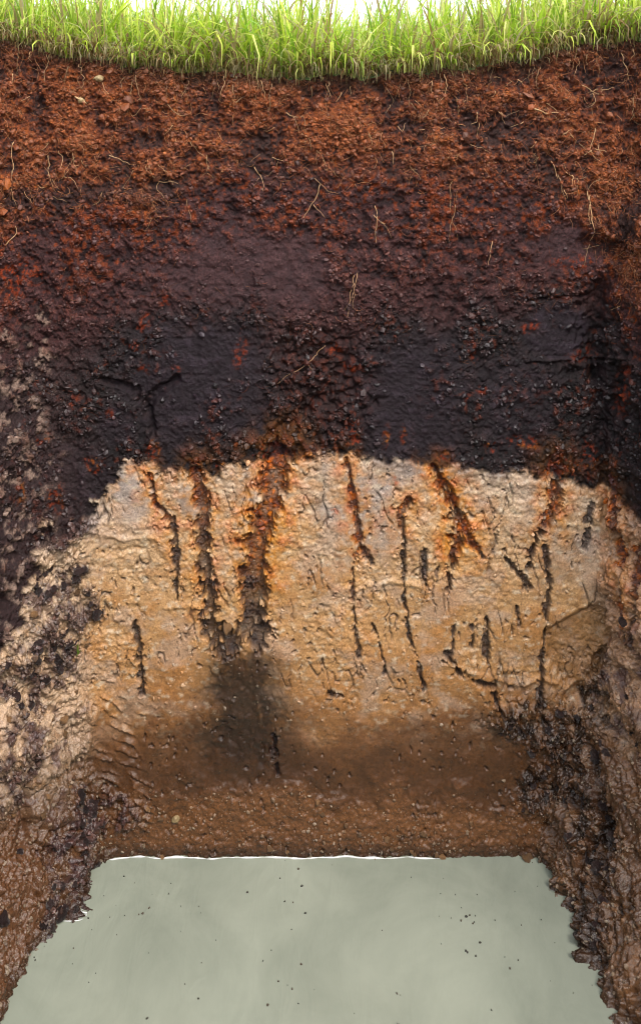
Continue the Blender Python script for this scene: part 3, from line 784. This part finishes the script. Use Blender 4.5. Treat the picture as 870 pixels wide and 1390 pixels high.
for nm, lb, u0, q0, s0, mt in [
        ('pebble', 'yellowish pebble in the brown clay, low on the left of the back wall', 240, 1108, 6, 'pebble'),
        ('pebble', 'pale pebble in the reddish topsoil near the upper left', 110, 136, 5, 'pebble'),
        ('pebble', 'pale flat stone in the topsoil, left of the dark vertical crack', 135, 106, 6, 'pebble'),
        ('clay_nub', 'pale clay nub between the two dark root channels', 311, 848, 11, 'clayclod'),
        ('clay_nub', 'glossy grey lump left of the water, lowest on the left bank', 20, 1195, 17, 'clod'),
        ('clay_nub', 'round clay lump at the right end of the back waterline', 716, 1160, 12, 'clayclod')]:
    clod(nm, lb, 'pebble' if nm == 'pebble' else 'lump', None, u0, q0, s0, mt)

# ------------------------------------------------------------------ roots
def tube(path, rad, sides=5):
    path = np.asarray(path); k_ = len(path)
    tg = np.gradient(path, axis=0); tg /= np.linalg.norm(tg, axis=1, keepdims=True) + 1e-12
    ref = np.array([0.3, 1, 0.2]); a = np.cross(tg, ref); a /= np.linalg.norm(a, axis=1, keepdims=True) + 1e-12
    b = np.cross(tg, a)
    th = np.arange(sides) / sides * 2 * np.pi
    V = path[:, None] + rad[:, None, None] * (np.cos(th)[None, :, None] * a[:, None] + np.sin(th)[None, :, None] * b[:, None])
    F = []
    for i in range(k_ - 1):
        for j in range(sides):
            F.append((i * sides + j, i * sides + (j + 1) % sides, (i + 1) * sides + (j + 1) % sides, (i + 1) * sides + j))
    return V.reshape(-1, 3), np.array(F)

def root_path(pts, wig=2.0, lift=2.2, n=None):
    """a path of wall coordinates -> points just proud of the wall"""
    p = np.array(pts, float)
    L_ = np.hypot(*np.diff(p, axis=0).T).sum()
    n = n or max(6, int(L_ / 4))
    t_ = np.linspace(0, 1, n); tk = np.linspace(0, 1, len(p))
    u = np.interp(t_, tk, p[:, 0]); q = np.interp(t_, tk, p[:, 1])
    o = random.uniform(0, 99)
    u = u + wig * perlin(t_ * L_ / 14 + o, t_ * 0, 1) * 2; q = q + wig * perlin(t_ * L_ / 14 + o, t_ * 0 + 5, 2)
    c, nn, _, _, _ = surf(u, q)
    off = S * (lift * (0.55 + 0.9 * np.abs(perlin(t_ * 3 + o, t_ * 0 + 9, 3))) * np.sin(np.pi * np.clip(t_, 0.0, .97)) ** .4)
    # smooth the wall's small relief out of the path
    ker = np.array([.25, .5, .25])
    for ax in range(3):
        for _ in range(2):
            pad = np.concatenate([c[:1, ax], c[:, ax], c[-1:, ax]]); c[:, ax] = np.convolve(pad, ker, 'valid')
    return c + nn / np.linalg.norm(nn, axis=1, keepdims=True) * off[:, None], n

ROOTS = [([(203, 218), (206, 236), (218, 247), (236, 244), (236, 252)], .9), ([(65, 210), (68, 222), (66, 232), (77, 258)], .8), ([(66, 212), (70, 240), (77, 262)], .6),
         ([(20, 190), (12, 208), (18, 220), (14, 236)], .9), ([(2, 332), (16, 324), (23, 312), (20, 304)], 1.1), ([(437, 250), (425, 275), (409, 299)], .9), ([(346, 92), (349, 112), (345, 138)], 1.0),
         ([(318, 140), (328, 130), (345, 128)], 1.0), ([(345, 225), (355, 240), (358, 262)], .6), ([(142, 258), (135, 276), (124, 278)], .7), ([(793, 258), (800, 280), (806, 315), (803, 328)], 1.0),
         ([(799, 262), (797, 290), (800, 305)], .7), ([(756, 235), (762, 255), (768, 272)], 1.0), ([(803, 330), (797, 345), (794, 362)], .8), ([(612, 240), (611, 260), (611, 292)], .6),
         ([(508, 278), (512, 300), (508, 335)], .8), ([(506, 290), (514, 300), (524, 306)], .7), ([(482, 372), (478, 390), (470, 432)], .7), ([(486, 368), (480, 395), (479, 420)], .6),
         ([(442, 470), (420, 492), (372, 524)], .6), ([(790, 212), (805, 202), (826, 206)], .8), ([(808, 172), (800, 195), (795, 210)], .9), ([(758, 185), (768, 178), (777, 176)], 1.2),
         ([(720, 145), (740, 154), (760, 152)], 1.2), ([(645, 150), (650, 165), (638, 170)], .8), ([(530, 205), (534, 215), (533, 225)], .9), ([(720, 212), (727, 206), (724, 220)], .7),
         ([(745, 215), (755, 232), (757, 245)], .8), ([(670, 325), (664, 345), (662, 362)], .7), ([(618, 275), (613, 300), (608, 330)], .5), ([(815, 240), (800, 250), (796, 262)], .7),
         ([(790, 115), (805, 125), (838, 118)], .8), ([(860, 130), (868, 150), (852, 165)], .8), ([(100, 130), (118, 136), (118, 140)], 1.4), ([(385, 150), (400, 160), (412, 158)], 1.0),
         ([(225, 140), (245, 158), (262, 152)], .7), ([(280, 205), (282, 225), (284, 232)], .6), ([(540, 170), (546, 182), (552, 165)], .7), ([(255, 190), (262, 200), (270, 195)], .7)]
rn = 0
def add_root(pts, rad, wi=0, mat='root', sides=5, wig=2.0, lift=2.4):
    pa, n = root_path(pts, wig, lift)
    r = S * rad * .78 * np.linspace(1, 0.4, n) * (1 + 0.15 * np.sin(np.arange(n) * 1.7))
    v, f = tube(pa, r, sides)
    li = 0 if pts[0][1] < 290 else 1 if pts[0][1] < 430 else 2
    return obj('root', np_mesh('root', v, f), M[mat], layers[wi, li])
for pts, r in ROOTS:
    wi = 1 if pts[0][0] < 5 else 2 if pts[0][0] > 850 else 0
    add_root(pts, r, wi)
    if random.random() < .5:                              # a side branch
        a = pts[len(pts) // 2]
        add_root([a, (a[0] + random.uniform(-12, 12), a[1] + random.uniform(4, 14)), (a[0] + random.uniform(-20, 20), a[1] + random.uniform(14, 30))], r * .6, wi)
u_, q_ = pick(m_top * (Q > rim[None, :] + 14) * box(10, 850, 0, 420), 80)
for uu, qq in zip(u_, q_):
    a = random.uniform(-1.2, 1.2); l_ = random.uniform(12, 38)
    pts = [(uu, qq)]
    for k_ in range(3):
        a += random.uniform(-.8, .8)
        pts.append((pts[-1][0] + math.sin(a) * l_ / 3, pts[-1][1] + abs(math.cos(a)) * l_ / 3))
    add_root(pts, random.uniform(.35, .7))

for _ in range(46):                                      # roots hanging out of the turf mat
    uu = random.uniform(0, 865); q0 = float(np.interp(uu, cols, rim)) + random.uniform(2, 14); l_ = random.uniform(14, 48)
    pts = [(uu, q0)]
    for k_ in range(3):
        pts.append((pts[-1][0] + random.uniform(-.5, .5) * l_ / 3, pts[-1][1] + l_ / 3))
    add_root(pts, random.uniform(.3, .85), wig=2.5, lift=3.5)

def many_tubes(name, label, weight, count, lmin, lmax, rmin, rmax, colr, lift=1.5, down=1.0):
    u_, q_ = pick(weight, count)
    VV, FF, CC = [], [], []; base = 0
    n = 6; sides = 3
    a = rng.uniform(-1.5, 1.5, count) * (2 - down); L_ = rng.uniform(lmin, lmax, count)
    us = np.zeros((count, n)); qs = np.zeros((count, n)); us[:, 0] = u_; qs[:, 0] = q_
    for i in range(1, n):
        a = a + rng.uniform(-.7, .7, count)
        us[:, i] = us[:, i - 1] + np.sin(a) * L_ / n; qs[:, i] = qs[:, i - 1] + np.cos(a) * L_ / n
    p, nn, _, _, _ = surf(us.ravel(), qs.ravel())
    p = p.reshape(count, n, 3); nn = nn.reshape(count, n, 3)
    p[:, 1:-1] = p[:, 1:-1] * .5 + (p[:, :-2] + p[:, 2:]) * .25
    off = S * rng.uniform(.2, lift, (count, n)) ; off[:, 0] = -S * .5
    p = p + nn * off[..., None]
    tg = np.gradient(p, axis=1); tg /= np.linalg.norm(tg, axis=2, keepdims=True) + 1e-9
    aa = np.cross(tg, np.array([.3, 1, .2])); aa /= np.linalg.norm(aa, axis=2, keepdims=True) + 1e-9
    bb = np.cross(tg, aa)
    rad = (S * rng.uniform(rmin, rmax, (count, 1))) * np.linspace(1, .4, n)[None]
    th = np.arange(sides) / sides * 2 * np.pi
    V = p[:, :, None] + rad[..., None, None] * (np.cos(th)[None, None, :, None] * aa[:, :, None] + np.sin(th)[None, None, :, None] * bb[:, :, None])
    f = np.array([(i * sides + j, i * sides + (j + 1) % sides, (i + 1) * sides + (j + 1) % sides, (i + 1) * sides + j) for i in range(n - 1) for j in range(sides)])
    F = (f[None] + (np.arange(count) * n * sides)[:, None, None]).reshape(-1, 4)
    cs = np.array([lin(*c) for c in colr]); c = cs[rng.integers(0, len(cs), count)] * rng.uniform(.6, 1.2, (count, 1))
    me = np_mesh(name, V.reshape(-1, 3), F, True, {'soil_colour': np.repeat(c, n * sides, 0), 'wetness': np.full(count * n * sides, .3)})
    return obj(name, me, M['rootlet'], None, kind='stuff', label=label, category='roots')
many_tubes('fine_rootlets', 'mat of fine rootlets threading the reddish topsoil', m_top * np.clip(.2 + n60 + n20, .02, 1), 8500, 6, 26, .22, .55, [(186, 106, 62), (160, 84, 48), (222, 160, 112), (128, 64, 38), (200, 130, 84)])
many_tubes('humus_rootlets', 'sparse reddish rootlets in the humus and dark soil', m_hum * (1 - m_clay) * (1 - m_blue) * (1 - .8 * m_hsm) * np.clip(n60 + .1, 0, 1) * sstep(620, 250, Q), 1000, 6, 26, .16, .36, [(150, 78, 52), (112, 58, 44), (176, 116, 84)])

# ------------------------------------------------------------------ sky glint of the water's meniscus, built as a pale tube along the waterline
def shore(u):
    j = int(np.interp(u, cols, np.arange(nc)))
    zz = P[:, j, 2]
    i = int(np.argmin(np.abs(zz - WATER_Z) + 1e-9))
    i = np.where(zz > WATER_Z)[0].max()
    f = (zz[i] - WATER_Z) / max(1e-6, zz[i] - zz[i + 1])
    return P[i, j] * (1 - f) + P[i + 1, j] * f
fmat, fn, fb = new_mat('glint_material')  # pale colour carries the sky reflected in the meniscus
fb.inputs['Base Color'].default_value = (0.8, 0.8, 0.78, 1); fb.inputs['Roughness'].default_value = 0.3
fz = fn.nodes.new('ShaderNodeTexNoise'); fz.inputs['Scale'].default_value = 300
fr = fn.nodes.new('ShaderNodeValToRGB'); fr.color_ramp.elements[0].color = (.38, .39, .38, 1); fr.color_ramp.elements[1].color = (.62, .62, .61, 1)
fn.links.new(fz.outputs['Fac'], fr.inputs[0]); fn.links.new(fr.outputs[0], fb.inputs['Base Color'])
def glint(u0, u1, label, r=1.4):
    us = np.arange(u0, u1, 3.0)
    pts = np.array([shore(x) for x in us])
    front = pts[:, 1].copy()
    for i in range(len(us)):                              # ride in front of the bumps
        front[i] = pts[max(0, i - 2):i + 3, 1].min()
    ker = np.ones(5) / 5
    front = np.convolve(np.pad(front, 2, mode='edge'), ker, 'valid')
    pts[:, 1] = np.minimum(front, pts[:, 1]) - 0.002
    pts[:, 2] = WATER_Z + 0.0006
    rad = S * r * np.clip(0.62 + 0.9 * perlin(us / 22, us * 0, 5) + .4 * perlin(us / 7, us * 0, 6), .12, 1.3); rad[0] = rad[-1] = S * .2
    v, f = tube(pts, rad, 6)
    return obj('glint_line', np_mesh('glint_line', v, f), fmat, None, label=label, category='glint')
glint(150, 600, 'long thin white tube standing in for sky glint along the back edge of the water')
glint(46, 78, 'short white tube standing in for sky glint at the foot of the left bank', 1.2)

# floating specks
k_ = 240
kc = rng.integers(0, 40, k_); lone = rng.random(k_) < .35
px = np.where(lone, rng.uniform(-.5, .5, k_), rng.uniform(-.5, .5, 40)[kc] + rng.normal(0, .035, k_)); py = np.minimum(-.02, np.where(lone, -rng.uniform(.02, .6, k_), -rng.uniform(.03, .55, 40)[kc] + rng.normal(0, .03, k_)))
v0 = []; f0 = []
for i in range(k_):
    s_ = .0006 + .0022 * random.random() ** 2; a = random.uniform(0, 3.14); el = random.uniform(.4, 1)
    b0 = len(v0)
    for z_ in (0.0004, 0.0016):
        for th in range(5):
            t_ = th / 5 * 6.283
            x, y = s_ * math.cos(t_) * (1 if z_ < .001 else .6), s_ * el * math.sin(t_) * (1 if z_ < .001 else .6)
            v0.append((px[i] + x * math.cos(a) - y * math.sin(a), py[i] + x * math.sin(a) + y * math.cos(a), WATER_Z + z_))
    for th in range(5):
        f0.append((b0 + th, b0 + (th + 1) % 5, b0 + 5 + (th + 1) % 5, b0 + 5 + th))
    f0.append((b0 + 5, b0 + 6, b0 + 7, b0 + 8)); f0.append((b0 + 5, b0 + 8, b0 + 9, b0 + 9))
f0 = [f for f in f0 if len(set(f)) == 4] 
k2 = np.array(v0); cc = np.repeat(np.array([lin(*random.choice([(50, 40, 32), (80, 60, 44), (36, 32, 30)])) for _ in range(k_)]), 10, 0)
obj('floating_specks', np_mesh('floating_specks', k2, np.array(f0), False, {'soil_colour': cc, 'wetness': np.full(len(k2), .6)}), M['crumb'], None, kind='stuff', label='tiny dark specks of litter floating on the water', category='litter')

# ------------------------------------------------------------------ grass
gmat, gn, gb = new_mat('grass_blade_material')
at = gn.nodes.new('ShaderNodeAttribute'); at.attribute_name = 'blade_colour'
gn.links.new(at.outputs['Color'], gb.inputs['Base Color'])
gb.inputs['Roughness'].default_value = 0.45; gb.inputs['Specular IOR Level'].default_value = 0.35
tr = gn.nodes.new('ShaderNodeBsdfTranslucent'); gn.links.new(at.outputs['Color'], tr.inputs['Color'])
ms = gn.nodes.new('ShaderNodeMixShader'); ms.inputs[0].default_value = 0.5
gn.links.new(gb.outputs[0], ms.inputs[1]); gn.links.new(tr.outputs[0], ms.inputs[2])
gn.links.new(ms.outputs[0], gn.nodes['Material Output'].inputs['Surface'])

rimx = P[0, :, 0]; rimy = P[0, :, 1]; rimz = P[0, :, 2]
def ground_z(x, y):
    z = np.interp(x, np.linspace(-.7, .7, 50), np.interp(np.linspace(-.7, .7, 50) / S + 435, cols, (QZ - rim) * S))
    return z * np.clip(1 - np.maximum(y, 0) / 2.2, 0, 1) + 0.012 * np.clip(np.maximum(y, 0) * 5, 0, 1)

def blades(name, label, x, y, z, length, width, lean, colr, n=6, over=None, kind='stuff', heading=None):
    k_ = len(x)
    az = rng.uniform(0, 2 * np.pi, k_) if heading is None else heading
    t_ = np.linspace(0, 1, n)[None]
    bend = lean[:, None] * t_ ** 1.6 * 1.35 + rng.uniform(0, .25, (k_, 1))        # angle from the vertical along the blade
    ds = (length / (n - 1))[:, None]
    hx = np.cumsum(np.sin(bend) * ds, 1) - np.sin(bend[:, :1]) * ds; hz = np.cumsum(np.cos(bend) * ds, 1) - np.cos(bend[:, :1]) * ds
    cx, sx = np.cos(az)[:, None], np.sin(az)[:, None]
    px = x[:, None] + hx * cx; py = y[:, None] + hx * sx; pz = z[:, None] + hz
    tw = az + np.pi / 2 + rng.uniform(-.9, .9, k_)
    wv = (width[:, None] * np.clip(np.minimum(.55 + t_ * 1.5, (1 - t_) * 2.2 + .04), 0, 1) / 2)
    dx, dy = np.cos(tw)[:, None] * wv, np.sin(tw)[:, None] * wv
    A = np.stack([px - dx, py - dy, pz], -1); Bm = np.stack([px, py, pz - wv * .35], -1); Cc = np.stack([px + dx, py + dy, pz], -1)
    V = np.stack([A, Bm, Cc], 2).reshape(-1, 3)
    f = np.array([(i * 3 + a, i * 3 + a + 1, i * 3 + 4 + a, i * 3 + 3 + a) for i in range(n - 1) for a in (0, 1)])
    F = (f[None] + (np.arange(k_) * n * 3)[:, None, None]).reshape(-1, 4)
    g = np.clip(1.0 - 0.0 * t_, 0, 1)
    cc = colr[:, None, :] + (np.array(lin(214, 196, 128, .5))[None, None] - colr[:, None, :]) * (np.clip((t_ - .82) * 4, 0, 1) * (rng.random((k_, 1)) < .3) * .7)[..., None]
    cc = cc + (np.array(lin(206, 200, 140, .45))[None, None] - cc) * (np.clip(.18 - t_, 0, 1) * 4 * .6)[..., None]
    cc = np.repeat(cc[:, :, None, :], 3, 2).reshape(-1, 3)
    me = np_mesh(name, V, F, True, {'blade_colour': cc})
    return obj(name, me, gmat, None, kind=kind, label=label, category='grass')

GREENS = np.array([lin(194, 216, 70, .8), lin(212, 226, 96, .8), lin(166, 200, 56, .8), lin(228, 230, 130, .8), lin(182, 210, 78, .8), lin(134, 176, 50, .8)])
STRAW = np.array([lin(206, 186, 128, .5), lin(184, 150, 96, .5), lin(222, 208, 160, .5), lin(150, 110, 66, .5)])
def gcol(k_, straw=.06):
    c = GREENS[rng.integers(0, len(GREENS), k_)] * rng.uniform(.55, 1.2, (k_, 1))
    s_ = rng.random(k_) < straw
    c[s_] = STRAW[rng.choice([0, 0, 2, 1], s_.sum())]
    return c
def tufted(k_, xr, yr, nt, spread):
    tx = rng.uniform(*xr, nt); ty = yr[0] + (yr[1] - yr[0]) * rng.random(nt) ** 1.2
    i = rng.integers(0, nt, k_)
    return tx[i] + rng.normal(0, spread, k_), ty[i] + rng.normal(0, spread, k_), i, rng.uniform(.55, 1.3, nt)[i]
def rim_back(x):
    return np.interp(x, rimx[(cols > -60) & (cols < 930)], rimy[(cols > -60) & (cols < 930)])
# dense front sward
k_ = 7600
x, y, i, tl = tufted(k_, (-.72, .72), (.0, .32), 360, .016)
y = np.maximum(y, 0.004 + rng.uniform(0, .02, k_)); y = y + rim_back(x)
low = 1.02 + .1 * np.exp(-((x - .05) / .25) ** 2)
blades('grass', 'bright green grass growing along the edge of the pit', x, y, ground_z(x, y) - .004, np.where(rng.random(k_) < .45, rng.uniform(.035, .1, k_), rng.uniform(.08, .2, k_)) * tl * low, .0016 + .0042 * rng.random(k_) ** 1.3, np.abs(rng.normal(.5, .95, k_)).clip(.05, 2.4), gcol(k_, .16))
# overhanging blades and thatch at the very edge
k_ = 1100
x, y, i, tl = tufted(k_, (-.66, .66), (.0, .02), 34, .014)
y = np.abs(y) * .5 + rim_back(x) - .004
hd = rng.normal(-np.pi / 2, 1.3, k_)
blades('edge_grass', 'grass blades drooping over the pit edge', x, y, ground_z(x, y) + .0, rng.uniform(.035, .13, k_) * tl, rng.uniform(.002, .005, k_), rng.uniform(.5, 2.3, k_), gcol(k_, .4), heading=hd)
k_ = 3600
x = rng.uniform(-.68, .68, k_); y = rim_back(x) + rng.uniform(-.008, .05, k_)
hd = rng.normal(-np.pi / 2, 1.1, k_)
c = STRAW[rng.integers(0, 4, k_)] * rng.uniform(.6, 1.15, (k_, 1))
blades('dead_thatch', 'brown and straw coloured dead thatch under the grass', x, y, ground_z(x, y) + rng.uniform(-.012, .012, k_), rng.uniform(.02, .075, k_), rng.uniform(.0012, .003, k_), rng.uniform(1.0, 2.4, k_), c, heading=hd, n=5)
# field behind, thinning with distance
k_ = 6500
y = .3 + 3.2 * rng.random(k_) ** 1.6; x = rng.uniform(-1, 1, k_) * (1.0 + y * .7)
blades('field_grass', 'soft green grass of the field behind the pit edge', x, y, ground_z(x, y) - .004, rng.uniform(.08, .165, k_), rng.uniform(.003, .006, k_), rng.uniform(.15, 1.4, k_), gcol(k_, .05), n=5)
k_ = 2600
sdx = rng.choice([-1, 1], k_); y = -rng.uniform(0, 1.6, k_)
jl = np.where(sdx < 0, np.interp(-y, np.maximum.accumulate(-rimy[:88][::-1]), rimx[:88][::-1]), np.interp(-y, np.maximum.accumulate(-rimy[-88:]), rimx[-88:]))
x = jl + sdx * rng.uniform(.02, .5, k_)
blades('bank_grass', 'grass along the sides of the pit', x, y, np.full(k_, .035), rng.uniform(.06, .12, k_), rng.uniform(.003, .005, k_), rng.uniform(.15, 1.4, k_), gcol(k_, .05), n=5)

# the one small green shoot on the left bank
p, n, _, _, _ = surf(np.array([103.0] * 3), np.array([872.0, 874, 876]))
blades('grass_shoot', 'single small green grass shoot on the slumped left bank', p[:, 0] + np.array([0, .002, -.002]), p[:, 1] - .004, p[:, 2], np.array([.03, .036, .026]), np.full(3, .0035), np.array([.2, .5, .8]),
       np.array([lin(150, 190, 70)] * 3), kind='thing', heading=np.array([-1.2, -1.9, -.6]))
